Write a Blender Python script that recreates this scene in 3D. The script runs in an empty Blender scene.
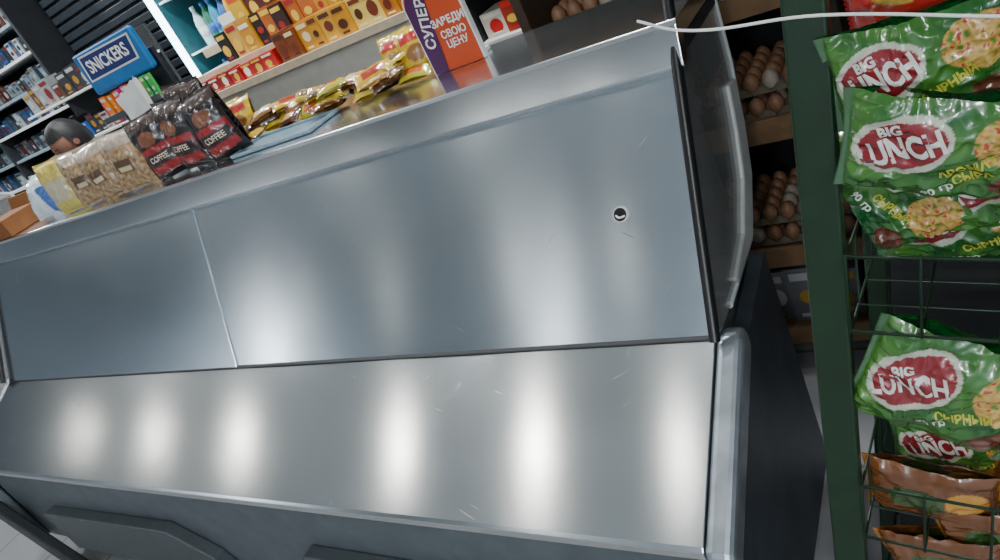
import bpy, bmesh, math, random
from mathutils import Vector, Matrix, noise
random.seed(7)
scn = bpy.context.scene
COL = scn.collection

# ------------------------------------------------------------ camera
right = Vector((0.8105, 0.4121, -0.4162)); up = Vector((0.1061, 0.5954, 0.7964)); fwd = Vector((-0.5760, 0.6897, -0.4389))
cam = bpy.data.cameras.new("camera"); cam.sensor_width = 36; cam.lens = 26; cam.clip_start = 0.02
co = bpy.data.objects.new("camera", cam); COL.objects.link(co)
R = Matrix((right, up, -fwd)).transposed().to_4x4()
co.matrix_world = Matrix.Translation((0, 0, 1.55)) @ R
scn.camera = co

# ------------------------------------------------------------ materials
def nt(name):
    m = bpy.data.materials.new(name); m.use_nodes = True
    n = m.node_tree; b = n.nodes["Principled BSDF"]
    return m, n, b
def srgb(h):
    h = h.lstrip('#'); c = [int(h[i:i+2], 16)/255 for i in (0, 2, 4)]
    return tuple((x/12.92 if x <= 0.04045 else ((x+0.055)/1.055)**2.4) for x in c)
_mc = {}
def pm(hexc, rough=0.5, metal=0.0, var=0.15, coat=0.0, scale=18):
    key = (hexc, rough, metal, var, coat)
    if key in _mc: return _mc[key]
    m, n, b = nt("paint_" + hexc.strip('#'))
    c = srgb(hexc)
    tc = n.nodes.new("ShaderNodeTexCoord"); no = n.nodes.new("ShaderNodeTexNoise"); no.inputs["Scale"].default_value = scale
    rp = n.nodes.new("ShaderNodeValToRGB")
    rp.color_ramp.elements[0].position = 0.3; rp.color_ramp.elements[1].position = 0.7
    rp.color_ramp.elements[0].color = tuple(x*(1-var) for x in c)+(1,)
    rp.color_ramp.elements[1].color = tuple(min(1, x*(1+var)) for x in c)+(1,)
    n.links.new(tc.outputs["Object"], no.inputs["Vector"]); n.links.new(no.outputs["Fac"], rp.inputs[0]); n.links.new(rp.outputs[0], b.inputs["Base Color"])
    b.inputs["Roughness"].default_value = rough; b.inputs["Metallic"].default_value = metal
    b.inputs["Coat Weight"].default_value = coat
    _mc[key] = m
    return m
def emis(name, col, s):
    m, n, b = nt(name); b.inputs["Base Color"].default_value = col+(1,)
    b.inputs["Emission Color"].default_value = col+(1,); b.inputs["Emission Strength"].default_value = s
    return m
def steel(name, c0, c1, r0, r1, aniso=0.0, scr=0.5):
    m, n, b = nt(name); N = n.nodes.new; L = n.links.new
    tc = N("ShaderNodeTexCoord")
    n1 = N("ShaderNodeTexNoise"); n1.inputs["Scale"].default_value = 2.5; n1.inputs["Detail"].default_value = 2
    L(tc.outputs["Object"], n1.inputs["Vector"])
    mr = N("ShaderNodeMapRange"); mr.inputs[1].default_value = 0.2; mr.inputs[2].default_value = 0.8; mr.inputs[3].default_value = r0; mr.inputs[4].default_value = r1
    L(n1.outputs["Fac"], mr.inputs[0])
    rp = N("ShaderNodeMix"); rp.data_type = 'RGBA'; rp.inputs[6].default_value = c0+(1,); rp.inputs[7].default_value = c1+(1,)
    mp = N("ShaderNodeMapping"); mp.inputs["Scale"].default_value = (1.0, 5, 5); L(tc.outputs["Object"], mp.inputs[0])
    n2 = N("ShaderNodeTexNoise"); n2.inputs["Scale"].default_value = 1.6; n2.inputs["Detail"].default_value = 9; L(mp.outputs[0], n2.inputs["Vector"])
    L(n2.outputs["Fac"], rp.inputs["Factor"])
    last = rp.outputs[2]; acc = None
    for k, (ang, sc) in enumerate(((0.45, (9, 260)), (-0.8, (8, 280)), (1.9, (10, 240)), (2.5, (8, 260)))):
        # rotate first, stretch second (two mappings) so hairlines run at their own angle
        mq = N("ShaderNodeMapping"); mq.inputs["Rotation"].default_value = (0, 0, ang)
        mq2 = N("ShaderNodeMapping"); mq2.inputs["Scale"].default_value = (sc[0], sc[1], 1); mq2.inputs["Location"].default_value = (k*3.1, k*1.7, 0)
        L(tc.outputs["UV"], mq.inputs[0]); L(mq.outputs[0], mq2.inputs[0])
        nn = N("ShaderNodeTexNoise"); nn.inputs["Scale"].default_value = 1.0; nn.inputs["Detail"].default_value = 1; L(mq2.outputs[0], nn.inputs["Vector"])
        r2 = N("ShaderNodeMapRange"); r2.inputs[1].default_value = 0.69; r2.inputs[2].default_value = 0.82; r2.inputs[3].default_value = 0; r2.inputs[4].default_value = scr
        L(nn.outputs["Fac"], r2.inputs[0])
        if acc is None: acc = r2.outputs[0]
        else:
            mx_ = N("ShaderNodeMath"); mx_.operation = 'MAXIMUM'; L(acc, mx_.inputs[0]); L(r2.outputs[0], mx_.inputs[1]); acc = mx_.outputs[0]
    mx = N("ShaderNodeMix"); mx.data_type = 'RGBA'; L(acc, mx.inputs["Factor"]); L(last, mx.inputs[6]); mx.inputs[7].default_value = (0.95, 0.96, 0.97, 1)
    L(mx.outputs[2], b.inputs["Base Color"])
    ra = N("ShaderNodeMath"); ra.operation = 'MULTIPLY_ADD'; ra.inputs[1].default_value = 0.3; L(acc, ra.inputs[0]); L(mr.outputs[0], ra.inputs[2]); L(ra.outputs[0], b.inputs["Roughness"])
    b.inputs["Metallic"].default_value = 1.0
    if aniso:
        b.inputs["Anisotropic"].default_value = aniso; b.inputs["Anisotropic Rotation"].default_value = 0.25
        tg = N("ShaderNodeTangent"); tg.direction_type = 'UV_MAP'; tg.uv_map = "UVMap"; L(tg.outputs[0], b.inputs["Tangent"])
    return m
M_deck = steel("deck_stainless_steel", (0.68,0.71,0.72), (0.82,0.85,0.85), 0.16, 0.20, 0.82, 0.4)
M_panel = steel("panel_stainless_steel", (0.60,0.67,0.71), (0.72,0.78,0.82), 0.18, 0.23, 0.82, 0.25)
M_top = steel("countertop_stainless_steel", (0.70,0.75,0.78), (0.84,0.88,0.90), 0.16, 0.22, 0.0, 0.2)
M_end = pm('#a4acb2', 0.32, 0.8, 0.22)
M_black = pm('#0d0d0f', 0.35, 0, 0.1)
M_dark = pm('#1b1d20', 0.6, 0, 0.2)
M_grey = pm('#5a6267', 0.45, 0.3, 0.12)
M_white = pm('#d8d8d4', 0.5, 0, 0.05)
M_cream = pm('#c9c6bd', 0.6, 0, 0.06)
M_green = pm('#05260f', 0.45, 0, 0.2, 0.1)
M_wood = pm('#5e452c', 0.7, 0, 0.3)
m, n, b = nt("printed_film")
at = n.nodes.new("ShaderNodeVertexColor"); at.layer_name = "Col"; n.links.new(at.outputs[0], b.inputs["Base Color"])
b.inputs["Roughness"].default_value = 0.25; b.inputs["Coat Weight"].default_value = 0.8; b.inputs["Coat Roughness"].default_value = 0.10
tc = n.nodes.new("ShaderNodeTexCoord"); mu = n.nodes.new("ShaderNodeTexNoise"); mu.noise_type = 'RIDGED_MULTIFRACTAL'; mu.inputs["Scale"].default_value = 26; mu.inputs["Detail"].default_value = 2.5
n.links.new(tc.outputs["Object"], mu.inputs["Vector"])
bp = n.nodes.new("ShaderNodeBump"); bp.inputs["Strength"].default_value = 0.6; bp.inputs["Distance"].default_value = 0.0028
n.links.new(mu.outputs[0], bp.inputs["Height"]); n.links.new(bp.outputs[0], b.inputs["Normal"]); n.links.new(bp.outputs[0], b.inputs["Coat Normal"])
M_film = m
m, n, b = nt("smoked_acrylic")
b.inputs["Base Color"].default_value = (0.24, 0.25, 0.25, 1); b.inputs["Roughness"].default_value = 0.2; b.inputs["Alpha"].default_value = 0.42
b.inputs["Coat Weight"].default_value = 1.0; b.inputs["Coat Roughness"].default_value = 0.04
M_glass = m

# ------------------------------------------------------------ mesh helpers
def empty(name, loc=(0,0,0), mw=None):
    o = bpy.data.objects.new(name, None); o.empty_display_size = 0.1; COL.objects.link(o)
    o.matrix_world = mw if mw is not None else Matrix.Translation(loc)
    return o
def finish(name, me, mats, parent=None, mw=None, smooth=False, bevel=0):
    o = bpy.data.objects.new(name, me); COL.objects.link(o)
    for mm in (mats if isinstance(mats, (list, tuple)) else [mats]): me.materials.append(mm)
    if parent: o.parent = parent
    if mw is not None:
        o.matrix_basis = mw
    if smooth:
        for p in me.polygons: p.use_smooth = True
    if bevel:
        bv = o.modifiers.new("bevel", 'BEVEL'); bv.width = bevel; bv.segments = 3; bv.limit_method = 'ANGLE'
    return o
def prism(name, poly, x0, x1, mat, parent=None, bevel=0, nx=1):
    me = bpy.data.meshes.new(name); k = len(poly); vs = []; fs = []
    for i in range(nx+1):
        x = x0+(x1-x0)*i/nx
        vs += [(x, y, z) for y, z in poly]
    for i in range(nx):
        for j in range(k):
            a = i*k+j; b2 = i*k+(j+1) % k
            fs.append((a, b2, b2+k, a+k))
    fs.append(tuple(range(k))[::-1]); fs.append(tuple(range(nx*k, nx*k+k)))
    me.from_pydata(vs, [], fs)
    bm = bmesh.new(); bm.from_mesh(me); bmesh.ops.recalc_face_normals(bm, faces=bm.faces)
    uv = bm.loops.layers.uv.new("UVMap")
    for f in bm.faces:
        for l in f.loops:
            c = l.vert.co; l[uv].uv = (c.x, c.y*0.9+c.z*1.1)
    bm.to_mesh(me); bm.free()
    return finish(name, me, mat, parent, bevel=bevel)
def box(name, lo, hi, mat, parent=None, bevel=0.003, mw=None):
    me = bpy.data.meshes.new(name); bm = bmesh.new(); bmesh.ops.create_cube(bm, size=1)
    for v in bm.verts:
        for i in range(3): v.co[i] = (lo[i]+hi[i])/2 + v.co[i]*(hi[i]-lo[i])
    uv = bm.loops.layers.uv.new("UVMap")
    for f in bm.faces:
        for l in f.loops: l[uv].uv = (l.vert.co.x, l.vert.co.y+l.vert.co.z)
    bm.to_mesh(me); bm.free()
    return finish(name, me, mat, parent, mw, bevel=bevel)
def tube(name, pts, r, mat, parent=None, cyclic=False, poly=True):
    cu = bpy.data.curves.new(name, 'CURVE'); cu.dimensions = '3D'; cu.bevel_depth = r; cu.bevel_resolution = 3
    s = cu.splines.new('POLY' if poly else 'BEZIER')
    if poly:
        s.points.add(len(pts)-1)
        for p, c in zip(s.points, pts): p.co = tuple(c)+(1,)
    else:
        s.bezier_points.add(len(pts)-1)
        for p, c in zip(s.bezier_points, pts): p.co = c; p.handle_left_type = p.handle_right_type = 'AUTO'
    s.use_cyclic_u = cyclic; cu.use_fill_caps = True
    o = bpy.data.objects.new(name, cu); COL.objects.link(o); cu.materials.append(mat)
    if parent: o.parent = parent
    return o
def cyl(name, p, r, h, mat, parent=None, axis='Z', r2=None, seg=28, bevel=0.0):
    me = bpy.data.meshes.new(name); bm = bmesh.new()
    bmesh.ops.create_cone(bm, cap_ends=True, segments=seg, radius1=r, radius2=r if r2 is None else r2, depth=h)
    bm.to_mesh(me); bm.free()
    rot = {'Z': Matrix(), 'X': Matrix.Rotation(math.pi/2, 4, 'Y'), 'Y': Matrix.Rotation(math.pi/2, 4, 'X')}[axis] if isinstance(axis, str) else axis
    return finish(name, me, mat, parent, Matrix.Translation(p) @ rot, bevel=bevel)
def lathe(bm, prof, cx, cy, cz, mi=0, seg=16):
    rings = []
    for r, z in prof:
        rings.append([bm.verts.new((cx+r*math.cos(2*math.pi*i/seg), cy+r*math.sin(2*math.pi*i/seg), cz+z)) for i in range(seg)])
    for a, b2 in zip(rings, rings[1:]):
        for i in range(seg):
            f = bm.faces.new((a[i], a[(i+1) % seg], b2[(i+1) % seg], b2[i])); f.material_index = mi; f.smooth = True
    f = bm.faces.new(rings[-1]); f.material_index = mi
    f = bm.faces.new(rings[0][::-1]); f.material_index = mi
_tc = {}
def text_verts(body, size, align='CENTER', bold=0.0):
    key = (body, size, bold)
    if key in _tc: return _tc[key]
    cu = bpy.data.curves.new("t", 'FONT'); cu.body = body; cu.size = size; cu.align_x = 'CENTER'; cu.align_y = 'CENTER'; cu.offset = bold; cu.resolution_u = 3
    ob = bpy.data.objects.new("t", cu); COL.objects.link(ob)
    dg = bpy.context.evaluated_depsgraph_get(); me = bpy.data.meshes.new_from_object(ob.evaluated_get(dg))
    bm = bmesh.new(); bm.from_mesh(me); bmesh.ops.triangulate(bm, faces=bm.faces)
    bmesh.ops.subdivide_edges(bm, edges=[e for e in bm.edges if e.calc_length() > size*0.25], cuts=1)
    bmesh.ops.triangulate(bm, faces=bm.faces); bm.to_mesh(me); bm.free()
    vs = [v.co.copy() for v in me.vertices]; fs = [tuple(p.vertices) for p in me.polygons]
    bpy.data.objects.remove(ob); bpy.data.meshes.remove(me)
    _tc[key] = (vs, fs); return vs, fs
def flat_text(name, body, size, mat, parent, mw, bold=0.0, sx=1.0):
    vs, fs = text_verts(body, size, bold=bold)
    me = bpy.data.meshes.new(name); me.from_pydata([(v.x*sx, 0, v.y) for v in vs], [], fs)
    return finish(name, me, mat, parent, mw)

# pouch: local x = width, z = height, front faces -y
def pouch(name, w, h, t, art, loc, rot=(0,0,0), parent=None, texts=(), seed=0, wr=0.003, nx=70, nz=50, ends='x', mw=None, back=True):
    def surf(x, z):
        u = 2*x/w; v = 2*z/h
        e = 0.90
        uu, vv = (min(1, abs(u)/e), min(1, abs(v))) if ends == 'x' else (min(1, abs(u)), min(1, abs(v)/e))
        d = max(0, 1-uu**2.4)**0.55 * max(0, 1-vv**2.4)**0.55
        p = Vector((x*20+z*7, z*24-x*6, seed*3.7))
        q = (1-abs(noise.noise(p))*2.6)
        p3 = Vector((x*52-z*24, z*44+x*26, seed*2.1))
        q3 = (1-abs(noise.noise(p3))*2.6)
        q2 = 1-abs(noise.noise(Vector((x*75, z*12, seed*1.3+9)) if ends == 'z' else Vector((x*12, z*75, seed*1.3+9))))*2.4
        edge = 0.2+0.9*(uu if ends == 'x' else vv)**2
        return -(t/2*d + wr*(q*1.0+q3*0.6+q2*0.8*edge)*min(1, d*3)) - 0.0008
    def bend(x, z):
        return 0.014*noise.noise(Vector((x*9, z*9, seed*5.1)))
    me = bpy.data.meshes.new(name+"_film"); vs = []; fs = []
    def outline(i, j):
        u = -1+2*i/nx; v = -1+2*j/nz
        x = u*w/2; z = v*h/2
        if ends == 'x':
            x *= 1-0.05*(1-v*v)*abs(u)**3; z *= 1-0.05*(1-u*u)+0.05*noise.noise(Vector((u*3, v, seed)))
            if abs(u) == 1: x += 0.0012*(1 if j % 2 else -1)
        else:
            z *= 1-0.04*(1-u*u)*abs(v)**3; x *= 1-0.05*(1-v*v)
            if abs(v) == 1: z += 0.0012*(1 if i % 2 else -1)
        return x, z
    for side in ((-1, 1) if back else (-1,)):
        for j in range(nz+1):
            for i in range(nx+1):
                x, z = outline(i, j)
                y = surf(x, z)
                if side == 1: y = -y*0.9
                vs.append((x, y+bend(x, z), z))
    kk = (nx+1)*(nz+1)
    for j in range(nz):
        for i in range(nx):
            a = j*(nx+1)+i
            fs.append((a, a+1, a+nx+2, a+nx+1))
            if back: fs.append((kk+a, kk+a+nx+1, kk+a+nx+2, kk+a+1))
    me.from_pydata(vs, [], fs)
    ca = me.color_attributes.new("Col", 'FLOAT_COLOR', 'POINT')
    for i, v in enumerate(vs):
        c = art(2*v[0]/w, 2*v[2]/h, i >= kk)
        ca.data[i].color = (c[0], c[1], c[2], 1)
    root = empty(name)
    if mw is None:
        mw = Matrix.Translation(loc) @ Matrix.Rotation(rot[2], 4, 'Z') @ Matrix.Rotation(rot[0], 4, 'X') @ Matrix.Rotation(rot[1], 4, 'Y')
    if parent: root.parent = parent
    root.matrix_basis = mw
    finish("film", me, M_film, root, smooth=True)
    for k, (body, size, tx, tz, ang, hexc, bold, sx) in enumerate(texts):
        tv, tf = text_verts(body, size, bold=bold)
        ca_, sa = math.cos(ang), math.sin(ang); nv = []
        for q in tv:
            x = q.x*sx*ca_-q.y*sa+tx; z = q.x*sx*sa+q.y*ca_+tz
            nv.append((x, surf(x, z)+bend(x, z)-0.0011, z))
        tm = bpy.data.meshes.new("lettering"); tm.from_pydata(nv, [], tf)
        finish("lettering_%d" % (k+1), tm, pm(hexc, 0.4, 0, 0.02), root)
    return root
def mixc(a, b2, f): return tuple(a[i]*(1-f)+b2[i]*f for i in range(3))

# ------------------------------------------------------------ room
def room_mat(name, hexc, rough=0.7, tile=None, hex2=None):
    m, n, b = nt(name)
    if tile:
        tc = n.nodes.new("ShaderNodeTexCoord"); br = n.nodes.new("ShaderNodeTexBrick"); br.offset = 0
        br.inputs["Scale"].default_value = 1; br.inputs["Brick Width"].default_value = tile; br.inputs["Row Height"].default_value = tile
        br.inputs["Mortar Size"].default_value = 0.006
        br.inputs["Color1"].default_value = srgb(hexc)+(1,); br.inputs["Color2"].default_value = srgb(hexc)+(1,); br.inputs["Mortar"].default_value = srgb(hex2)+(1,)
        n.links.new(tc.outputs["Object"], br.inputs["Vector"]); n.links.new(br.outputs[0], b.inputs["Base Color"])
    else:
        b.inputs["Base Color"].default_value = srgb(hexc)+(1,)
    b.inputs["Roughness"].default_value = rough
    return m
box("floor", (-10, -5, -0.1), (3.2, 3.4, 0), room_mat("floor_tiles", '#828284', 0.4, 0.45, '#565554'), bevel=0)
box("ceiling", (-10, -5, 3.1), (3.2, 3.4, 3.2), room_mat("ceiling_tiles", '#d2dade', 0.8, 0.6, '#b0b5b8'), bevel=0)
box("wall_back", (-10, 3.4, 0), (3.2, 3.5, 3.1), room_mat("wall_back_paint", '#3a3d42'), bevel=0)
box("wall_front", (-10, -5.1, 0), (3.2, -5, 3.1), room_mat("wall_front_paint", '#b6c0c8'), bevel=0)
box("wall_left", (-10.1, -5, 0), (-10, 3.4, 3.1), room_mat("wall_left_paint", '#949ea6'), bevel=0)
box("wall_right", (3.2, -5, 0), (3.3, 3.4, 3.1), room_mat("wall_right_paint", '#949ea6'), bevel=0)
refl = empty("dark_reflection_strip")  # unseen dark strip, added so the back panel reflects a dark band
box("reflection_strip_body", (-9.9, -2.15, 2.93), (3.1, -1.85, 3.09), pm('#4a4d50', 0.6, 0, 0.2), refl, bevel=0.02)
for i in range(6):
    box("reflection_strip_flange", (-9+2*i, -2.17, 2.91), (-8.96+2*i, -1.83, 3.09), M_grey, refl)

# ceiling lamps (rows mirrored in the steel) and added fill lamps
def lamp(x, y, power, r=0.10, z=3.06, col=(0.95, 0.98, 1.0)):
    L = empty("ceiling_or_fill_lamp", (x, y, z))
    cyl("housing", (0, 0, 0.02), r*1.25, 0.04, M_white, L, bevel=0.006)
    cyl("diffuser", (0, 0, -0.003), r*1.02, 0.006, emis("lamp_glow", col, 3), L)
    ld = bpy.data.lights.new("bulb", 'AREA'); ld.shape = 'DISK'; ld.size = 2*r; ld.energy = power; ld.color = col
    lo = bpy.data.objects.new("bulb", ld); COL.objects.link(lo); lo.parent = L; lo.location = (0, 0, -0.01)
warm = (1.0, 0.97, 0.89)
for x, p in ((-1.5, 1.5), (-2.4, 4.6), (-3.5, 4.0), (-5.3, 4.0), (-6.6, 3.4), (-8.0, 2.8)):
    lamp(x, 0.25, p, 0.065, col=warm)
for x, p in ((-2.7, 1.3), (-3.3, 1.1), (-3.8, 2.0), (-5.5, 1.5), (-6.9, 1.0), (-0.6, 4)):
    lamp(x, -2.8, p, 0.065, col=warm)
for x in (-1.2, -3.0, -5.0, -7.0):
    lamp(x, 2.0, 54, 0.09)  # added fill lamps, brightening the goods behind the counter
lamp(0.9, -0.6, 18)  # added fill lamp on the customer side
for x, y, p in ((-9.3, -4.2, 60), (0.6, -4.3, 130), (2.4, -4.0, 130), (2.4, -2.0, 90), (0.4, -1.6, 45), (-4.3, -4.3, 16), (-1.9, -4.3, 22)):
    lamp(x, y, p, 0.2)  # large added fill lamps, lifting the bounce light in the room

w = bpy.data.worlds.new("World"); scn.world = w; w.use_nodes = True
w.node_tree.nodes["Background"].inputs[0].default_value = (0.55, 0.62, 0.7, 1); w.node_tree.nodes["Background"].inputs[1].default_value = 0.05

# ------------------------------------------------------------ refrigerated counter
XR, XL = -0.446, -3.47
C = empty("refrigerated_display_counter")
DB = (0.994, 0.735); DF = (0.673, 0.570); PT = (1.253, 1.170)
prism("deck", [DB, DF, (0.667, 0.562), (0.667, 0.545), (0.676, 0.545), (0.69, 0.560), (0.99, 0.715)], XL, XR, M_deck, C, bevel=0.002)
def pan(x0b, x1b, x0t, x1t, name, off=0.0):
    n_ = Vector((0, -0.852, 0.524)); vs = []
    for dd in (off, off-0.012):
        o = n_*dd
        for (x, (y, z)) in ((x0b, DB), (x1b, DB), (x1t, PT), (x0t, PT)):
            vs.append((x+o.x, y+o.y, z+o.z))
    me = bpy.data.meshes.new(name); me.from_pydata(vs, [], [(0,1,2,3),(7,6,5,4),(0,4,5,1),(1,5,6,2),(2,6,7,3),(3,7,4,0)])
    uv = me.uv_layers.new(name="UVMap")
    for l in me.loops:
        c = me.vertices[l.vertex_index].co; uv.data[l.index].uv = (c.x, c.z)
    return finish(name, me, M_panel, C, bevel=0.0015)
pan(XL, -1.885, XL, -1.99, "back_panel_left", 0.003)
pan(-1.883, XR, -1.988, XR, "back_panel_right", 0.0)
pan(-1.893, -1.872, -1.998, -1.977, "seam_strip", 0.005)
prism("deck_joint", [(0.990, 0.737), (0.988, 0.735), (0.994, 0.7365), (0.997, 0.740)], XL, XR, M_dark, C)
nrm = Vector((0, -0.852, 0.524)); rq = nrm.to_track_quat('Z', 'Y').to_matrix().to_4x4()
hp = Vector((-0.5935, 1.1195, 0.949))
cyl("hole_ring", hp+nrm*0.001, 0.0155, 0.004, M_white, C, axis=rq)
cyl("hole_bore", hp+nrm*0.002, 0.0130, 0.006, M_black, C, axis=rq)
tube("hole_cable", [hp+nrm*0.006+Vector((-0.009, 0.002, -0.002)), hp+nrm*0.010+Vector((0, -0.002, -0.006)), hp+nrm*0.006+Vector((0.010, -0.001, -0.004))], 0.002, M_white, C, poly=False)
prism("counter_top", [(1.228, 1.158), (1.226, 1.163), (1.252, 1.228), (1.260, 1.236), (1.585, 1.236), (1.585, 1.16), (1.57, 1.16), (1.57, 1.2), (1.275, 1.2), (1.255, 1.158)], XL-0.3, XR+0.02, M_top, C, bevel=0.003)
prism("counter_top_core", [(1.285, 1.172), (1.285, 1.198), (1.565, 1.198), (1.565, 1.172)], XL-0.3, XR+0.015, M_dark, C)
prism("tub_shell", [(0.70, 0.545), (0.70, 0.12), (1.28, 0.12), (1.28, 1.17), (1.262, 1.17), (1.02, 0.75), (0.99, 0.705)], XL, XR, M_grey, C)
prism("base_plinth", [(0.78, 0.0), (0.78, 0.12), (1.22, 0.12), (1.22, 0.0)], XL+0.05, XR-0.05, M_black, C)
def plate(name, pts, y0, y1, mat):
    k = len(pts); me = bpy.data.meshes.new(name)
    me.from_pydata([(x, y0, z) for x, z in pts]+[(x, y1, z) for x, z in pts], [], [tuple(range(k)), tuple(range(2*k-1, k-1, -1))]+[(i, i+k, (i+1) % k+k, (i+1) % k) for i in range(k)])
    bm = bmesh.new(); bm.from_mesh(me); bmesh.ops.recalc_face_normals(bm, faces=bm.faces); bm.to_mesh(me); bm.free()
    return finish(name, me, mat, C, bevel=0.006)
M_kick = pm('#4c5357', 0.4, 0.3, 0.1)
plate("kick_plate_1", [(-3.12, 0.14), (-3.12, 0.345), (-2.25, 0.365), (-2.08, 0.26), (-2.03, 0.14)], 0.655, 0.70, M_kick)
plate("kick_plate_2", [(-1.72, 0.14), (-1.66, 0.30), (-1.58, 0.36), (-0.50, 0.36), (-0.50, 0.14)], 0.655, 0.70, M_kick)
plate("slanted_brace", [(-3.62, 0.44), (-3.52, 0.44), (-3.12, 0.0), (-3.26, 0.0)], 0.62, 0.66, pm('#33383b', 0.4, 0.5, 0.1))
for sx, nm in ((XR, "right"), (XL, "left")):
    a, b2 = (sx+0.002, sx+0.050) if nm == "right" else (sx-0.050, sx-0.002)
    prism("end_rim_"+nm, [(1.03, 0.735), (0.99, 0.738), (0.665, 0.571), (0.652, 0.553), (0.652, 0.12), (0.70, 0.12), (0.70, 0.52), (1.0, 0.67), (1.03, 0.69)], a, b2, M_end, C, bevel=0.014)
    prism("end_wall_"+nm, [(0.70, 0.12), (0.70, 0.525), (1.0, 0.67), (1.03, 0.69), (1.28, 0.72), (1.28, 0.12)], a+0.006, b2-0.012, pm('#3a4046', 0.4, 0.3, 0.2), C)
    gx = (sx+0.006, sx+0.014) if nm == "right" else (sx-0.014, sx-0.006)
    gp = [(0.985, 0.748), (1.365, 1.38), (1.43, 1.40), (1.50, 1.36), (1.545, 1.25), (1.52, 1.05), (1.475, 0.93), (1.42, 0.83), (1.30, 0.745), (1.08, 0.742)]
    prism("side_glass_"+nm, gp, gx[0], gx[1], M_glass, C, bevel=0.001)
    gm = sum(gx)/2
    tube("glass_gasket_"+nm, [(gm-0.004, 0.975, 0.742), (gm-0.004, 1.16, 1.045), (gm-0.004, 1.365, 1.385)], 0.0105, M_black, C)
    tube("glass_edge_"+nm, [(gm, 1.43, 1.40), (gm, 1.50, 1.36), (gm, 1.545, 1.25), (gm, 1.52, 1.05), (gm, 1.475, 0.93), (gm, 1.42, 0.83), (gm, 1.30, 0.745), (gm, 1.08, 0.742)], 0.008, pm('#b4bab8', 0.25, 0, 0.08), C)
    prism("plastic_bumper_"+nm, [(1.495, 1.02), (1.47, 0.93), (1.415, 0.835), (1.30, 0.750), (1.14, 0.748), (1.13, 0.765), (1.25, 0.79), (1.35, 0.86), (1.40, 0.94), (1.435, 1.03)], gm-0.012, gm+0.012, pm('#a5a8a5', 0.35, 0, 0.12), C, bevel=0.006)

# ------------------------------------------------------------ product rows
def product_row(name, x0, x1, yf, z, hexes, wr, hr, dr, labels=('#f0e6c8',), jit=0.1, gap=0.004, kind='box', parent=None, rot=0):
    mats = [pm(h, 0.4, 0, 0.06, 0.3) for h in hexes]+[pm(h, 0.4, 0, 0.05, 0.3) for h in labels]; nb = len(hexes)
    bm = bmesh.new(); x = x0; k = 0
    while x < x1:
        w_ = random.uniform(*wr); h_ = random.uniform(*hr); d_ = random.uniform(*dr)
        if x+w_ > x1: break
        mi = k % nb if jit < 0 else random.randrange(nb)
        li = nb+random.randrange(len(labels)); yy = yf+random.uniform(0, 0.02)
        if kind == 'box':
            vv = [bm.verts.new((x+(w_ if i & 1 else 0), yy+(d_ if i & 2 else 0), z+(h_ if i & 4 else 0))) for i in range(8)]
            for f in ((0,1,5,4),(1,3,7,5),(3,2,6,7),(2,0,4,6),(4,5,7,6),(0,2,3,1)):
                bm.faces.new([vv[i] for i in f]).material_index = mi
            cx = x+w_*random.uniform(.4, .6); cz = z+h_*random.uniform(.35, .5); r = min(w_, h_)*random.uniform(.22, .33); ry = r*random.uniform(.7, 1.3)
            bm.faces.new([bm.verts.new((cx+r*math.cos(t*math.pi/7), yy-0.0015, cz+ry*math.sin(t*math.pi/7))) for t in range(14)]).material_index = li
            q = [(x+w_*.12, z+h_*.78), (x+w_*.88, z+h_*.78), (x+w_*.88, z+h_*.92), (x+w_*.12, z+h_*.92)]
            bm.faces.new([bm.verts.new((a, yy-0.0015, b3)) for a, b3 in q]).material_index = nb+random.randrange(len(labels))
            q = [(x+w_*.2, z+h_*.08), (x+w_*.7, z+h_*.08), (x+w_*.7, z+h_*.15), (x+w_*.2, z+h_*.15)]
            bm.faces.new([bm.verts.new((a, yy-0.0017, b3)) for a, b3 in q]).material_index = nb+random.randrange(len(labels))
        elif kind == 'bottle':
            r = w_/2
            lathe(bm, [(r*.9, 0), (r, .01), (r, h_*.55), (r*.8, h_*.68), (r*.35, h_*.85), (r*.35, h_*.9)], x+r, yy+r, z, mi, 14)
            lathe(bm, [(r*.42, 0), (r*.42, h_*.1)], x+r, yy+r, z+h_*.9, li, 10)
            lathe(bm, [(r*1.02, 0), (r*1.02, h_*.25)], x+r, yy+r, z+h_*.2, li, 14)
        x += w_+gap; k += 1
    me = bpy.data.meshes.new(name); bm.to_mesh(me); bm.free()
    return finish(name, me, mats, parent)

U = empty("confectionery_shelf_unit")
box("back_board", (-3.16, 2.75, 0.0), (-1.55, 2.78, 1.60), M_cream, U)
box("front_board", (-3.16, 2.32, 0.0), (-1.55, 2.345, 1.30), M_cream, U)
box("side_1", (-3.18, 2.30, 0.0), (-3.155, 2.78, 1.40), M_white, U)
box("side_2", (-1.56, 2.30, 0.0), (-1.535, 2.78, 1.50), M_white, U)
for i, (y, z) in enumerate(((2.29, 1.315), (2.42, 1.40), (2.55, 1.49))):
    box("tier_%d" % (i+1), (-3.15, y, z-0.018), (-1.56, y+0.15, z), M_white, U)
    box("price_rail_%d" % (i+1), (-3.15, y-0.008, z-0.032), (-1.56, y-0.001, z+0.004), pm('#b9a98f', 0.4), U)
product_row("chocolate_bar_boxes", -3.13, -2.45, 2.31, 1.316, ['#a31217', '#b81a1a', '#8f1015'], (.075, .085), (.06, .07), (.08, .1), ['#e9dccb', '#d7a83a'])
product_row("chocolate_bar_boxes", -2.44, -1.58, 2.31, 1.316, ['#c88812', '#d69a20', '#b87012', '#7a3a12', '#e0c060'], (.06, .08), (.11, .13), (.08, .1), ['#4a2008', '#e4cf9a', '#6a2a10'])
product_row("chocolate_bar_boxes", -2.90, -1.58, 2.44, 1.401, ['#2a120a', '#b88014', '#c09a48', '#6b1c10', '#a85612', '#141010'], (.06, .09), (.12, .15), (.07, .09), ['#d9b23a', '#e2dac8', '#951a1a'])
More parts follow.
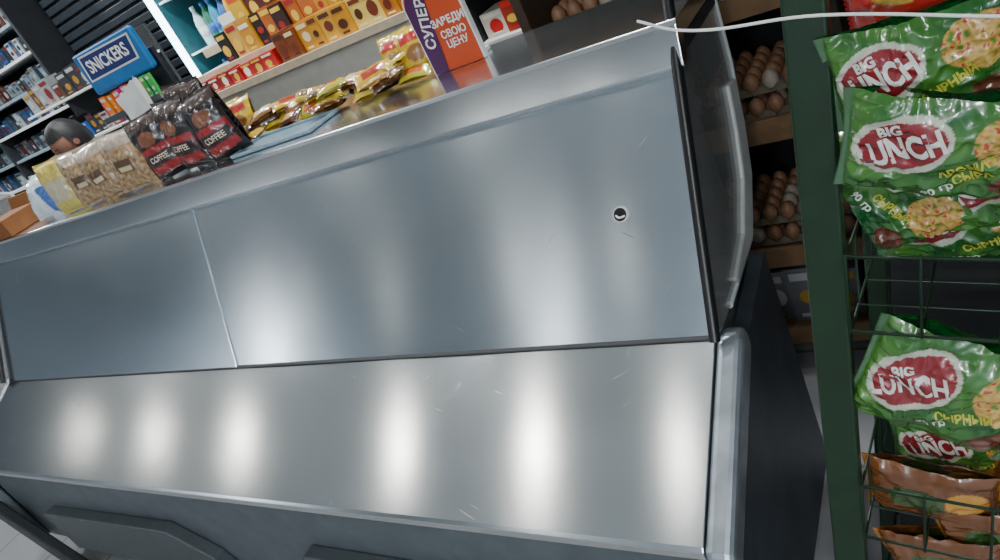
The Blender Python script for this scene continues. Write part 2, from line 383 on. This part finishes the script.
product_row("snack_boxes", -2.85, -1.58, 2.57, 1.491, ['#141414', '#c09a14', '#4a1610', '#a86414', '#898373'], (.08, .12), (.15, .20), (.08, .1), ['#d9b23a', '#c1410f', '#e2dac8'])

U2 = empty("grocery_shelf_unit")
box("back_board", (-1.52, 2.85, 0), (1.2, 2.88, 2.1), M_dark, U2)
for i, z in enumerate((0.25, 0.55, 0.83, 1.10, 1.40, 1.75)):
    box("shelf_%d" % (i+1), (-1.52, 2.33, z-0.02), (1.2, 2.85, z), M_white, U2)
for x in (-1.53, -0.2, 1.18):
    box("upright", (x, 2.33, 0), (x+0.03, 2.88, 2.1), M_dark, U2)
gp1 = ['#6b2418', '#3a2a20', '#a33320', '#c9b58a', '#d8d3c8']; gp2 = ['#1d4e96', '#d6dadd', '#1e7a46', '#c33a1e']
product_row("grocery_boxes", -1.49, -0.75, 2.36, 1.101, gp1, (.07, .10), (.08, .14), (.1, .15), ['#f2ead8', '#c62020', '#e7c04a'])
product_row("grocery_packets", -0.74, -0.22, 2.36, 1.101, gp2, (.05, .08), (.08, .14), (.1, .15), ['#f2f2f2', '#e8c030', '#c01c1c'])
product_row("grocery_packets", -1.49, -0.22, 2.36, 0.831, gp2, (.06, .1), (.1, .18), (.1, .15), ['#f2f2f2', '#e8c030'])
product_row("grocery_packets", -0.16, 1.1, 2.38, 1.101, gp2, (.07, .1), (.12, .2), (.1, .15), ['#f2f2f2', '#e8c030'])
product_row("grocery_packets", -0.16, 1.1, 2.38, 0.831, gp1, (.07, .1), (.12, .2), (.1, .15), ['#f2f2f2', '#e8c030'])

F = empty("drinks_fridge")
teal = pm('#2f8f96', 0.5, 0, 0.1)
box("cabinet_back", (-3.66, 3.28, 0), (-2.7, 3.32, 2.3), teal, F)
box("cabinet_side_1", (-3.69, 2.82, 0), (-3.655, 3.32, 2.3), pm('#25555e', 0.4), F)
box("cabinet_side_2", (-2.72, 2.82, 0), (-2.69, 3.32, 2.3), pm('#25555e', 0.4), F)
box("cabinet_top", (-3.69, 2.82, 2.3), (-2.69, 3.32, 2.36), M_dark, F)
for i, z in enumerate((0.9, 1.2, 1.5, 1.8, 2.1)):
    box("shelf_%d" % (i+1), (-3.65, 2.87, z-0.012), (-2.73, 3.27, z), M_white, F)
box("light_tube", (-3.655, 2.80, 0.3), (-3.62, 2.83, 2.28), emis("cold_tube", (0.75, 0.95, 1.0), 10), F)
for z in (1.2, 1.5, 1.8):
    product_row("drink_bottles", -3.58, -2.76, 2.93, z+0.001, ['#1c8fb0', '#1f6f50', '#c7e6ea', '#2c5fa8', '#d9a21e'], (.06, .075), (.2, .25), (.06, .06), ['#e8f0f0', '#d8c020', '#1560b0', '#c81e1e'], kind='bottle')

Rk = empty("cigarette_shelf_rack")
box("back_board", (-8.6, 3.2, 0), (-5.0, 3.23, 2.7), M_dark, Rk)
zs = [0.6, 0.8, 1.0, 1.19, 1.38, 1.57, 1.76, 1.95, 2.14, 2.33, 2.52]
for i, z in enumerate(zs):
    box("shelf_%d" % (i+1), (-8.6, 2.86, z-0.02), (-5.0, 3.2, z), M_white if i % 2 else pm('#7f929a', 0.4), Rk)
for x in (-8.62, -7.4, -6.2, -5.0):
    box("upright", (x, 2.85, 0), (x+0.03, 3.23, 2.7), pm('#23262a', 0.5), Rk)
for i, z in enumerate(zs[2:10]):
    pal = [['#15191f', '#2c363f', '#5f7078', '#3a1414'], ['#1a3f68', '#8f9ba3', '#15191f', '#2c363f']][i % 2]
    for xa in (-8.57, -7.36, -6.16):
        product_row("cigarette_packs", xa, xa+1.13, 2.9, z+0.001, pal, (.055, .06), (.085, .12), (.1, .12), ['#8a9092', '#6a4a1c', '#4d1414', '#20252c', '#20252c'], gap=0.006)
Sh = empty("roller_shutter")
box("panel", (-4.95, 3.10, 0.9), (-3.72, 3.12, 3.0), M_dark, Sh)
for i in range(34):
    z = 0.93+i*0.06
    box("slat", (-4.95, 3.078, z), (-3.72, 3.10, z+0.045), pm('#2d343a', 0.4, 0.3, 0.1), Sh, bevel=0.006)
St = empty("sundries_stand")
box("stand_back", (-4.9, 2.78, 0), (-3.75, 2.80, 1.75), M_dark, St)
for i, z in enumerate((1.1, 1.35, 1.6)):
    box("stand_shelf_%d" % (i+1), (-4.9, 2.5, z-0.015), (-3.75, 2.78, z), M_white, St)
for z, pal in ((1.1, ['#2b6cb0', '#b8b8b6', '#b0901c']), (1.35, ['#999ca0', '#1d4e96', '#7a1c1c', '#2a2a2e']), (1.6, ['#2a2a2e', '#4e3a2a', '#868a8d'])):
    product_row("sundry_packs", -4.87, -3.78, 2.53, z+0.001, pal, (.07, .11), (.09, .15), (.08, .12), ['#a2a2a2', '#987020', '#701c1c'])

# ------------------------------------------------------------ shop assistant leaning over behind the counter (mostly hidden by the goods)
def skin_body(name, verts, edges, radii, mat, parent, sub=2):
    me = bpy.data.meshes.new(name); me.from_pydata(verts, edges, [])
    o = finish(name, me, mat, parent)
    o.modifiers.new("skin", 'SKIN'); me.skin_vertices[0].data[0].use_root = True
    for i, r in enumerate(radii):
        me.skin_vertices[0].data[i].radius = (r, r) if not isinstance(r, tuple) else r
    s = o.modifiers.new("sub", 'SUBSURF'); s.levels = sub; s.render_levels = sub
    return o
S = empty("shop_assistant", (-3.62, 1.99, 0)); S.rotation_euler = (0, 0, -0.2)
M_skin = pm('#7d5442', 0.55, 0, 0.05); M_hair = pm('#0c0a09', 0.6, 0, 0.3); M_cloth = pm('#20242b', 0.8, 0, 0.15)
sv = [(0,.06,.82),(0,.04,1.00),(0,0,1.20),(0,-.02,1.28),(-.16,0,1.24),(.16,0,1.24),(-.21,-.04,.98),(.21,-.04,.98),(-.19,-.2,.90),(.19,-.2,.90),(-.09,.06,.78),(.09,.06,.78),(-.10,.03,.42),(.10,.03,.42),(-.10,.04,.08),(.10,.04,.08),(-.10,-.10,.04),(.10,-.10,.04)]
se = [(0,1),(1,2),(2,3),(2,4),(2,5),(4,6),(5,7),(6,8),(7,9),(0,10),(0,11),(10,12),(11,13),(12,14),(13,15),(14,16),(15,17)]
skin_body("clothed_body", sv, se, [(.15,.11),(.13,.10),(.15,.10),.055,.06,.06,.042,.042,.032,.032,.09,.09,.06,.06,.042,.042,.035,.035], M_cloth, S)
for s in (-1, 1):
    skin_body("hand", [(s*.19,-.19,.905),(s*.19,-.26,.905)]+[(s*.19+(k-1.5)*.018,-.30-.01*(1.5-abs(k-1.5)),.90) for k in range(4)]+[(s*.19+(k-1.5)*.019,-.335-.012*(1.5-abs(k-1.5)),.885) for k in range(4)]+[(s*.19-s*.04,-.27,.895)],
              [(0,1)]+[(1,2+k) for k in range(4)]+[(2+k,6+k) for k in range(4)]+[(1,10)], [.026,.024]+[.009]*4+[.008]*4+[.010], M_skin, S, 1)
H = empty("head_pivot"); H.parent = S; H.matrix_basis = Matrix.Translation((0, -0.04, 1.415)) @ Matrix.Rotation(0.35, 4, 'X')
bm = bmesh.new(); bmesh.ops.create_uvsphere(bm, u_segments=32, v_segments=24, radius=1)
for v in bm.verts:
    x, y, z = v.co
    k = 1-0.22*max(0, -z)
    v.co = Vector((x*.070*k, y*.088*(1-0.1*max(0, -z)), z*.108))
    nx_ = math.exp(-((x/.16)**2+((z+.1)/.22)**2)) if y < 0 else 0
    v.co.y -= 0.016*nx_
    v.co.y += 0.006*sum(math.exp(-(((x-q)/.16)**2+((z-.08)/.12)**2)) for q in (-.38, .38)) if y < 0 else 0
me = bpy.data.meshes.new("head"); bm.to_mesh(me); bm.free(); finish("head", me, M_skin, H, Matrix.Translation((0, 0, 0)), smooth=True)
bm = bmesh.new(); bmesh.ops.create_uvsphere(bm, u_segments=48, v_segments=32, radius=1)
bmesh.ops.delete(bm, geom=[v for v in bm.verts if v.co.y < -0.35 and v.co.z < 0.42], context='VERTS')
for v in bm.verts:
    q = 1+0.04*noise.noise(Vector((math.atan2(v.co.x, v.co.y)*9, v.co.z*2, 0)))
    v.co = Vector((v.co.x*.078*q, v.co.y*.096*q+.006, v.co.z*.120*q-.004))
me = bpy.data.meshes.new("hair"); bm.to_mesh(me); bm.free(); finish("hair", me, M_hair, H, Matrix.Translation((0, 0.002, 0)), smooth=True)
for s in (-1, 1):
    cyl("eye", (s*.027, -.080, .010), .005, .004, M_black, H, axis='Y')
    tube("eyebrow", [(s*.014, -.084, .024), (s*.028, -.083, .028), (s*.040, -.076, .024)], .002, M_hair, H)
    cyl("ear", (s*.073, 0, -.01), .016, .012, M_skin, H, axis='X', bevel=.004)
box("mouth", (-.018, -.084, -.056), (.018, -.076, -.050), pm('#5a2a24', 0.5), H)
cyl("neck", (0, -.02, 1.31), .048, .12, M_skin, S)

# ------------------------------------------------------------ counter goods
ZT = 1.2365
def coffee_art(u, v, back):
    c = (0.014, 0.008, 0.008)
    if v > 0.62: c = (0.05, 0.03, 0.025)
    if -0.85 < u < 0.85 and -0.75 < v < 0.05 and not back: c = (0.30, 0.012, 0.014)
    if -0.80 < u < 0.80 and -0.48 < v < -0.14 and not back: c = (0.02, 0.010, 0.010)
    if (u/0.5)**2+((v-0.3)/0.22)**2 < 1 and not back: c = (0.20, 0.07, 0.03)
    return c
for i, (x, y, ry, rz, sc) in enumerate(((-1.795, 1.345, -0.10, 0.30, 0.96), (-1.945, 1.345, 0.06, 0.0, 1.03), (-2.09, 1.35, -0.05, 0.35, 0.98), (-1.99, 1.45, 0.1, 0.1, 1.14))):
    pouch("coffee_pouch", 0.140*sc, 0.21*sc, 0.075, coffee_art, (x, y, ZT+0.107*sc), (-0.05, ry, rz), texts=[("COFFEE", 0.024, 0, -0.032, 0, '#d8c8b0', 0.0005, 0.9)], seed=i+1, ends='z', nx=36, nz=50)
def tan_art(u, v, back):
    q = noise.noise(Vector((u*7, v*9, 3))); c = mixc((0.20, 0.10, 0.04), (0.48, 0.34, 0.18), max(0, min(1, 0.5+q)))
    if 0.55 < v: c = mixc(c, (0.55, 0.52, 0.46), 0.5)
    if abs(u) < 0.45 and -0.35 < v < 0.1 and not back: c = (0.10, 0.05, 0.02)
    if abs(u) < 0.35 and -0.28 < v < -0.15 and not back: c = (0.6, 0.5, 0.3)
    return c
for i, (x, y, ry, rz) in enumerate(((-2.27, 1.34, 0.1, 0.4), (-2.42, 1.33, -0.08, 0.15), (-2.575, 1.35, 0.06, 0.45))):
    pouch("cookie_bag", 0.14, 0.195, 0.07, tan_art, (x, y, ZT+0.10), (-0.08, ry, rz), seed=i+11, ends='z', nx=36, nz=50)
def yel_art(u, v, back):
    c = (0.62, 0.42, 0.02)
    if (u/0.55)**2+((v+0.25)/0.35)**2 < 1 and not back: c = (0.25, 0.10, 0.02)
    if 0.25 < v < 0.6 and abs(u) < 0.7 and not back: c = (0.5, 0.03, 0.02)
    return c
def yel2_art(u, v, back):
    c = (0.58, 0.46, 0.08)
    if -0.5 < v < 0.3 and abs(u) < 0.7 and not back: c = (0.50, 0.44, 0.30)
    return c
pouch("snack_bag", 0.14, 0.20, 0.07, yel2_art, (-2.73, 1.34, ZT+0.10), (-0.1, 0, 0.3), seed=21, ends='z', nx=30, nz=44)
def blue_art(u, v, back):
    c = (0.60, 0.66, 0.72)
    if u+v*0.5 > 0.15 and v < 0.4: c = (0.04, 0.12, 0.38)
    return c
pouch("tissue_packet", 0.15, 0.16, 0.06, blue_art, (-2.92, 1.36, ZT+0.085), (-0.35, 0, 0.2), seed=22, ends='z', nx=30, nz=44)
pouch("tissue_packet", 0.14, 0.16, 0.05, blue_art, (-3.09, 1.46, ZT+0.08), (-0.2, 0, 0.1), seed=24, ends='z', nx=30, nz=44)
B = empty("cardboard_box", (-3.27, 1.34, ZT+0.001))
box("base", (-0.1, -0.07, 0), (0.1, 0.08, 0.07), pm('#7a4a22', 0.8, 0, 0.15), B)
for s in (-1, 1):
    box("flap", (-0.1, -0.003, 0), (0.1, 0.003, 0.05), pm('#8a5a2c', 0.8, 0, 0.15), B, mw=Matrix.Translation((0, 0.005+s*0.075, 0.068)) @ Matrix.Rotation(-s*0.3, 4, 'X'))

D = empty("candy_display_stand", (-2.30, 1.50, ZT+0.001)); D.rotation_euler = (0, 0, 0.12)
box("stand_base", (-0.15, -0.06, 0), (0.15, 0.08, 0.02), pm('#20242c', 0.5), D)
box("stand_back", (-0.15, 0.06, 0.0), (0.15, 0.075, 0.36), pm('#20242c', 0.5), D)
for i, z in enumerate((0.11, 0.21)):
    box("stand_tier_%d" % i, (-0.15, -0.05+0.03*i, z), (0.15, 0.07, z+0.01), pm('#8c9094', 0.4), D)
    box("stand_lip_%d" % i, (-0.15, -0.055+0.03*i, z), (0.15, -0.05+0.03*i, z+0.02), pm('#3c4044', 0.4), D)
box("header_sign", (-0.155, 0.02, 0.30), (0.155, 0.045, 0.44), pm('#1668a8', 0.4, 0, 0.1), D, bevel=0.01)
plD = [(-0.135, 0.345), (0.125, 0.345), (0.14, 0.425), (-0.125, 0.43)]
me = bpy.data.meshes.new("header_label"); me.from_pydata([(x, 0.0185, z) for x, z in plD], [], [(0,1,2,3)]); finish("header_label", me, M_white, D)
me = bpy.data.meshes.new("header_label_inner"); me.from_pydata([(x*0.94, 0.0175, 0.3865+(z-0.3865)*0.86) for x, z in plD], [], [(0,1,2,3)]); finish("header_label_inner", me, pm('#0d2466', 0.4, 0, 0.1), D)
flat_text("header_text", "SNICKERS", 0.056, pm('#f4f2f0', 0.4, 0, 0.02), D, Matrix.Translation((0, 0.0155, 0.386)), 0.0014, 0.85)
product_row("lighters", -0.14, 0.14, -0.01, 0.222, ['#ff5a1f', '#e8e020', '#35b04a', '#e03a8a', '#f08a1c'], (.018, .02), (.065, .075), (.012, .014), ['#d0d0d0'], parent=D, gap=0.004)
product_row("gum_packs", -0.14, 0.14, -0.04, 0.122, ['#a2a29e', '#257a34', '#1668b8', '#981e1e'], (.035, .05), (.05, .07), (.03, .04), ['#c8c020', '#1668b8'], parent=D, gap=0.004)
PB = empty("white_paper_bag", (-2.175, 1.425, ZT+0.001)); PB.rotation_euler = (0, 0, 0.35)
bm = bmesh.new(); rings = []; sg = 40
for j in range(22):
    t = j/21; zz = 0.285*t; ring = []
    for i in range(sg):
        a = 2*math.pi*i/sg; cx, sy = math.cos(a), math.sin(a)
        k = max(abs(cx), abs(sy)); px_, py_ = cx/k, sy/k
        wx = 0.036+0.010*t; wy = 0.022*(1-0.55*t)
        nn = noise.noise(Vector((px_*2.2, py_*2.2+5, t*6)))*0.006
        ring.append(bm.verts.new((px_*wx+nn*cx, py_*wy+nn*sy, zz+(0.012*noise.noise(Vector((i*0.6, 0, 3))) if j == 21 else 0)+(0.02*cx if j == 21 else 0))))
    rings.append(ring)
for a, b2 in zip(rings, rings[1:]):
    for i in range(sg): bm.faces.new((a[i], a[(i+1) % sg], b2[(i+1) % sg], b2[i]))
bm.faces.new(rings[0][::-1])
me = bpy.data.meshes.new("bag_paper"); bm.to_mesh(me); bm.free(); finish("bag_paper", me, pm('#dcdcda', 0.7, 0, 0.04), PB)
PB.children[0].modifiers.new("thick", 'SOLIDIFY').thickness = 0.001

def bar_art(col, col2):
    def f(u, v, back):
        if abs(u) > 0.9: return mixc(col, (0.6, 0.6, 0.6), 0.3)
        if abs(u) < 0.55 and abs(v) < 0.45 and not back: return col2
        return col
    return f
pal = [((0.62, 0.36, 0.02), (0.35, 0.04, 0.02)), ((0.62, 0.44, 0.03), (0.10, 0.04, 0.01)), ((0.10, 0.04, 0.02), (0.5, 0.3, 0.06)), ((0.50, 0.42, 0.03), (0.5, 0.1, 0.02)), ((0.2, 0.07, 0.02), (0.6, 0.45, 0.2))]
for i in range(26):
    x = -1.80+i*0.026+random.uniform(-.01, .01); a, b2 = pal[(i*7) % 5]
    pouch("chocolate_bar", random.uniform(.09, .125), random.uniform(.04, .055), 0.024, bar_art(a, b2), (x, 1.50+random.uniform(-.045, .04), ZT+0.020+0.018*(i % 3)), (-1.2+random.uniform(-.3, .3), 0, 0.3+random.uniform(-.9, .9)), seed=30+i, wr=0.0016, nx=24, nz=14)
for i, (x, y, rr) in enumerate(((-1.97, 1.54, 0.2), (-1.89, 1.51, 0.5), (-1.23, 1.53, 0.1), (-1.16, 1.53, 0.4))):
    pouch("snack_bag", 0.11, 0.12, 0.05, yel_art, (x, y, ZT+0.065), (-0.35, 0, rr), seed=50+i, ends='z', nx=26, nz=30)
Mt = empty("plastic_tray", (-1.60, 1.37, ZT+0.001))
box("tray_floor", (-0.17, -0.06, 0), (0.17, 0.07, 0.003), pm('#6f8896', 0.3, 0, 0.1), Mt)
for nm, lo, hi in (("rim_1", (-0.17, -0.06, 0.003), (0.17, -0.055, 0.01)), ("rim_2", (-0.17, 0.065, 0.003), (0.17, 0.07, 0.01)), ("rim_3", (-0.17, -0.055, 0.003), (-0.165, 0.065, 0.01)), ("rim_4", (0.165, -0.055, 0.003), (0.17, 0.065, 0.01))):
    box(nm, lo, hi, pm('#839aa6', 0.25, 0, 0.1), Mt, bevel=0.001)
P = empty("promotional_card", (-1.02, 1.46, ZT+0.001)); P.rotation_euler = (0, 0, 0.05); P.scale = (0.88, 0.88, 0.92)
def arch(name, w_, h_, y0, y1, mat, dx=0):
    pts = [(-w_/2+dx, 0), (w_/2+dx, 0)]+[(w_/2*math.cos(t*math.pi/16)+dx, h_-w_*0.35+w_*0.35*math.sin(t*math.pi/16)) for t in range(17)]
    k = len(pts); me = bpy.data.meshes.new(name)
    me.from_pydata([(x, y0, z) for x, z in pts]+[(x, y1, z) for x, z in pts], [], [tuple(range(k)), tuple(range(2*k-1, k-1, -1))]+[(i, i+k, (i+1) % k+k, (i+1) % k) for i in range(k)])
    bm = bmesh.new(); bm.from_mesh(me); bmesh.ops.recalc_face_normals(bm, faces=bm.faces); bm.to_mesh(me); bm.free()
    return finish(name, me, mat, P)
arch("card_back", 0.17, 0.24, 0.0, 0.02, M_white)
arch("card_face", 0.16, 0.235, -0.002, 0.0, pm('#b8400f', 0.45, 0, 0.05))
plP = [(-0.08, 0.0), (-0.035, 0.0), (-0.005, 0.235), (-0.03, 0.232), (-0.065, 0.205), (-0.08, 0.18)]
me = bpy.data.meshes.new("purple_flash"); me.from_pydata([(x, -0.0035, z) for x, z in plP], [], [tuple(range(6))]); finish("purple_flash", me, pm('#451048', 0.45, 0, 0.05), P)
flat_text("card_text_1", "СУПЕР", 0.040, M_white, P, Matrix.Translation((-0.038, -0.005, 0.13)) @ Matrix.Rotation(-1.35, 4, 'Y'), 0.001)
flat_text("card_text_2", "ЗАВЕДИ", 0.026, M_white, P, Matrix.Translation((0.028, -0.005, 0.12)), 0.001)
flat_text("card_text_3", "СВОЮ\nЦЕНУ", 0.026, M_white, P, Matrix.Translation((0.03, -0.005, 0.075)), 0.0006)
box("card_foot", (-0.06, 0.02, 0), (0.06, 0.09, 0.012), M_white, P)

# ------------------------------------------------------------ egg rack behind the counter end
E = empty("egg_shelf_rack")
ex0, ex1 = -1.0, 0.35
for i, z in enumerate((0.12, 0.40, 0.78, 1.10, 1.42)):
    box("shelf_%d" % (i+1), (ex0, 1.75, z-0.03), (ex1, 2.15, z), M_wood, E)
    box("shelf_lip_%d" % (i+1), (ex0, 1.735, z-0.035), (ex1, 1.75, z+0.03), pm('#6d5336', 0.7, 0, 0.25), E)
for x in (ex0, -0.28, ex1-0.03):
    box("upright", (x, 1.76, 0), (x+0.03, 2.17, 1.7), pm('#3a2b1e', 0.7, 0, 0.2), E)
box("rack_back", (ex0, 2.17, 0), (ex1, 2.19, 1.7), M_dark, E)
M_egg = pm('#7c5a40', 0.5, 0, 0.1); M_egg2 = pm('#978b7c', 0.5, 0, 0.06); M_pulp = pm('#5e5648', 0.9, 0, 0.15)
def egg_tray(x, y, z, nx_=6, ny_=5):
    bm = bmesh.new(); p = 0.047
    n1, n2 = nx_*6, ny_*6; grid = []
    for j in range(n2+1):
        row = []
        for i in range(n1+1):
            gx, gy = i/6, j/6
            hh = 0.022-0.016*(math.sin(gx*math.pi)**2*math.sin(gy*math.pi)**2)*1.6+0.012*(abs(math.cos(gx*math.pi))*abs(math.cos(gy*math.pi)))
            if i in (0, n1) or j in (0, n2): hh = 0.012
            row.append(bm.verts.new((gx*p, gy*p, hh)))
        grid.append(row)
    for j in range(n2):
        for i in range(n1):
            f = bm.faces.new((grid[j][i], grid[j][i+1], grid[j+1][i+1], grid[j+1][i])); f.material_index = 0; f.smooth = True
    for j in range(ny_):
        for i in range(nx_):
            r = 0.021; mi = 1 if random.random() < 0.8 else 2
            prof = [(max(0.0008, r*math.sin(t*math.pi/10))*(1-0.12*(t/10-0.5)), 0.008+0.028*(1-math.cos(t*math.pi/10))) for t in range(11)]
            lathe(bm, prof, (i+.5)*p, (j+.5)*p, 0, mi, 12)
    me = bpy.data.meshes.new("egg_tray"); bm.to_mesh(me); bm.free()
    return finish("egg_tray", me, [M_pulp, M_egg, M_egg2], None, Matrix.Translation((x, y, z)))
for z in (0.40, 0.78, 1.10):
    for x in (-0.93, -0.60, -0.24, 0.04):
        for k in range(2):
            egg_tray(x, 1.78+0.01*k, z+0.002+k*0.062)
sp = ['#c33a1e', '#d6a12a', '#1e7a46', '#d6dadd']
for z, nm in ((1.421, "snack_packets"), (0.121, "milk_cartons")):
    for xa, xb in ((ex0+0.05, -0.3), (-0.24, 0.3)):
        product_row(nm, xa, xb, 1.80, z, sp if z > 1 else ['#5a5c60', '#3a1a12'], (.08, .11), (.14, .2), (.06, .08), ['#a2a2a2', '#987820'])

# ------------------------------------------------------------ green wire rack with noodle packs
Uv = Vector((0.127, 0.0755, 0.989)).normalized(); Wv = Vector((0.9895, -0.08, -0.121)); Wv = (Wv-Uv*Wv.dot(Uv)).normalized(); Dv = Uv.cross(Wv)
mw = Matrix((Wv, Dv, Uv)).transposed().to_4x4(); mw = Matrix.Translation((-0.243, 0.723, 0.507)) @ mw
G = empty("wire_display_rack", mw=mw)
box("post_front", (-0.024, -0.008, -0.50), (0.020, 0.012, 1.35), M_green, G, bevel=0.004)
box("post_far", (0.47, -0.015, -0.42), (0.51, 0.015, 1.35), M_green, G, bevel=0.004)
box("post_back", (-0.005, 0.27, -0.49), (0.025, 0.30, 1.35), M_green, G, bevel=0.004)
box("post_back_far", (0.475, 0.27, -0.42), (0.505, 0.30, 1.35), M_green, G, bevel=0.004)
def basket(h0, h1):
    x0, x1, y0, y1 = 0.024, 0.468, -0.02, 0.27
    for h in (h0, h1):
        tube("basket_wire", [(x0, y0, h), (x1, y0, h), (x1, y1, h), (x0, y1, h)], 0.0026, M_green, G, cyclic=True)
    for k in range(7):
        x = x0+(x1-x0)*k/6
        tube("basket_wire", [(x, y0-0.004, h1+0.006), (x, y0-0.004, h0), (x, y1, h0), (x, y1, h1)], 0.0017, M_green, G)
    for k in range(1, 5):
        y = y0+(y1-y0)*k/5
        tube("basket_wire", [(x0, y, h1), (x0, y, h0), (x1, y, h0), (x1, y, h1)], 0.0017, M_green, G)
for h0, h1 in ((0.445, 0.548), (0.085, 0.185), (-0.28, -0.18), (0.86, 0.93)):
    basket(h0, h1)
box("liner_sheet", (0.03, 0.262, -0.3), (0.465, 0.266, 1.2), M_dark, G)
tube("white_cord", [(-0.17, -0.02, 0.845), (-0.12, -0.03, 0.83), (0.02, -0.04, 0.825), (0.2, -0.06, 0.80), (0.4, -0.05, 0.78)], 0.0016, M_white, G, poly=False)

LG = (0.07, 0.20, 0.022); DG = (0.005, 0.075, 0.014); WH = (0.42, 0.44, 0.35); RD = (0.20, 0.012, 0.016)
def noodle_art(sd, ta=0.33):
    ca_, sa = math.cos(ta), math.sin(ta)
    def f(u, v, back):
        if back: return DG
        if abs(u) > 0.90: return mixc(DG, (0.2, 0.32, 0.2), 0.2)
        q = noise.noise(Vector((u*2, v*2, sd)))
        c = mixc(LG, DG, max(0, min(1, 0.62+0.6*u*0.5+q*0.6)))
        U_, V_ = u, v*0.62; a, b2 = U_+0.40, V_-0.10
        p, q2 = a*ca_+b2*sa, -a*sa+b2*ca_
        if (p/0.48)**2+(q2/0.34)**2 < 1: c = WH
        if (p/0.43)**2+(q2/0.27)**2 < 1: c = RD
        if ((u-0.58)/0.36)**2+((v-0.35)/0.48)**2 < 1:
            qq = noise.noise(Vector((u*14, v*14, sd)))
            c = mixc((0.36, 0.17, 0.02), (0.52, 0.38, 0.11), max(0, min(1, .5+qq*1.4)))
            if qq > 0.33: c = (0.35, 0.04, 0.02)
            if qq < -0.38: c = (0.05, 0.18, 0.02)
        if ((u-0.66)/0.22)**2+((v+0.6)/0.26)**2 < 1: c = (0.10, 0.03, 0.015)
        return c
    return f
def npack(x, y, h, roll=0.0, tilt=0.0, yaw=0.0, sc=1.0, sd=1, txt2="СЫРНЫЙ", W0=0.20, H0=0.125, ta=0.33, low="90 гр", th=0.045):
    m_ = Matrix.Translation((x, y, h)) @ Matrix.Rotation(yaw, 4, 'Z') @ Matrix.Rotation(tilt, 4, 'X') @ Matrix.Rotation(-roll, 4, 'Y')
    W_, H_ = W0*sc, H0*sc
    return pouch("instant_noodle_packet", W_, H_, th, noodle_art(sd, ta), None, parent=G, mw=m_, seed=sd, wr=0.005, nx=130, nz=90,
        texts=[("LUNCH", 0.037*sc, -0.040*sc, 0.006*sc, ta, '#c8c8c2', 0.0013, 0.66), ("BIG", 0.015*sc, -0.052*sc, 0.026*sc, ta, '#c8c8c2', 0.0006, 1.0),
               (txt2, 0.0145*sc, 0.025*sc, -0.016*sc, ta, '#a8a83a', 0.0006, 0.85), (low, 0.013*sc, 0.0*sc, -0.042*sc, ta, '#c8c8c2', 0.0004, 1.0)])
npack(0.098, 0.00, 0.754, 0.14, 0.15, 0.1, 0.86, 1)
npack(0.120, -0.030, 0.684, -0.16, 0.25, 0.05, 0.94, 2, "АРОМАТ\nСЫРА", ta=0.45)
npack(0.068, 0.05, 0.610, -1.2, 0.1, 0.1, 0.9, 3)
npack(0.24, 0.015, 0.785, -0.45, 0.15, 0.1, 0.95, 4)
npack(0.28, 0.02, 0.64, -0.3, 0.15, 0.1, 0.95, 5)
npack(0.17, 0.06, 0.60, 0.2, 0.2, 0.05, 0.9, 13)
npack(0.13, 0.12, 0.52, 0.05, 0.2, 0.05, 1.0, 6)
npack(0.31, 0.12, 0.53, 0.05, 0.2, 0.05, 1.0, 7)
npack(0.118, 0.01, 0.352, -0.34, 0.2, 0.05, 1.04, 8, W0=0.19, H0=0.175, ta=0.47, th=0.05)
npack(0.31, 0.05, 0.38, 0.3, 0.1, 0.1, 1.0, 9)
npack(0.28, 0.02, 0.27, -0.3, 0.2, 0.1, 1.0, 10)
npack(0.14, 0.12, 0.16, 0.05, 0.1, 0, 1.0, 11)
def red_art(u, v, back):
    if abs(u) > 0.9: return (0.3, 0.02, 0.02)
    if ((u+0.3)/0.4)**2+((v)/0.5)**2 < 1: return (0.45, 0.28, 0.05)
    return (0.36, 0.02, 0.015)
for i, (x, h) in enumerate(((0.10, 0.845), (0.23, 0.855), (0.38, 0.86))):
    pouch("crisp_packet", 0.17, 0.12, 0.045, red_art, None, parent=G, mw=Matrix.Translation((x, 0.05, h)) @ Matrix.Rotation(0.2, 4, 'X') @ Matrix.Rotation(0.2*(i-1), 4, 'Y'), seed=60+i, nx=60, nz=44)
def org_art(u, v, back):
    if abs(u) > 0.9: return (0.30, 0.12, 0.02)
    if ((u+0.2)/0.4)**2+((v)/0.5)**2 < 1: return (0.03, 0.07, 0.015)
    if ((u-0.5)/0.3)**2+((v-.1)/0.4)**2 < 1: return (0.45, 0.22, 0.03)
    return (0.13, 0.045, 0.012)
for i, (x, h) in enumerate(((0.12, 0.0), (0.28, -0.02), (0.12, -0.12), (0.28, -0.13), (0.10, 0.13), (0.25, 0.14), (0.19, 0.07))):
    pouch("crisp_packet", 0.17, 0.12, 0.045, org_art, None, parent=G, mw=Matrix.Translation((x, 0.05+0.05*(i % 2), h)) @ Matrix.Rotation(0.2, 4, 'X') @ Matrix.Rotation(0.25*((i % 3)-1), 4, 'Y'), seed=70+i, nx=60, nz=44)
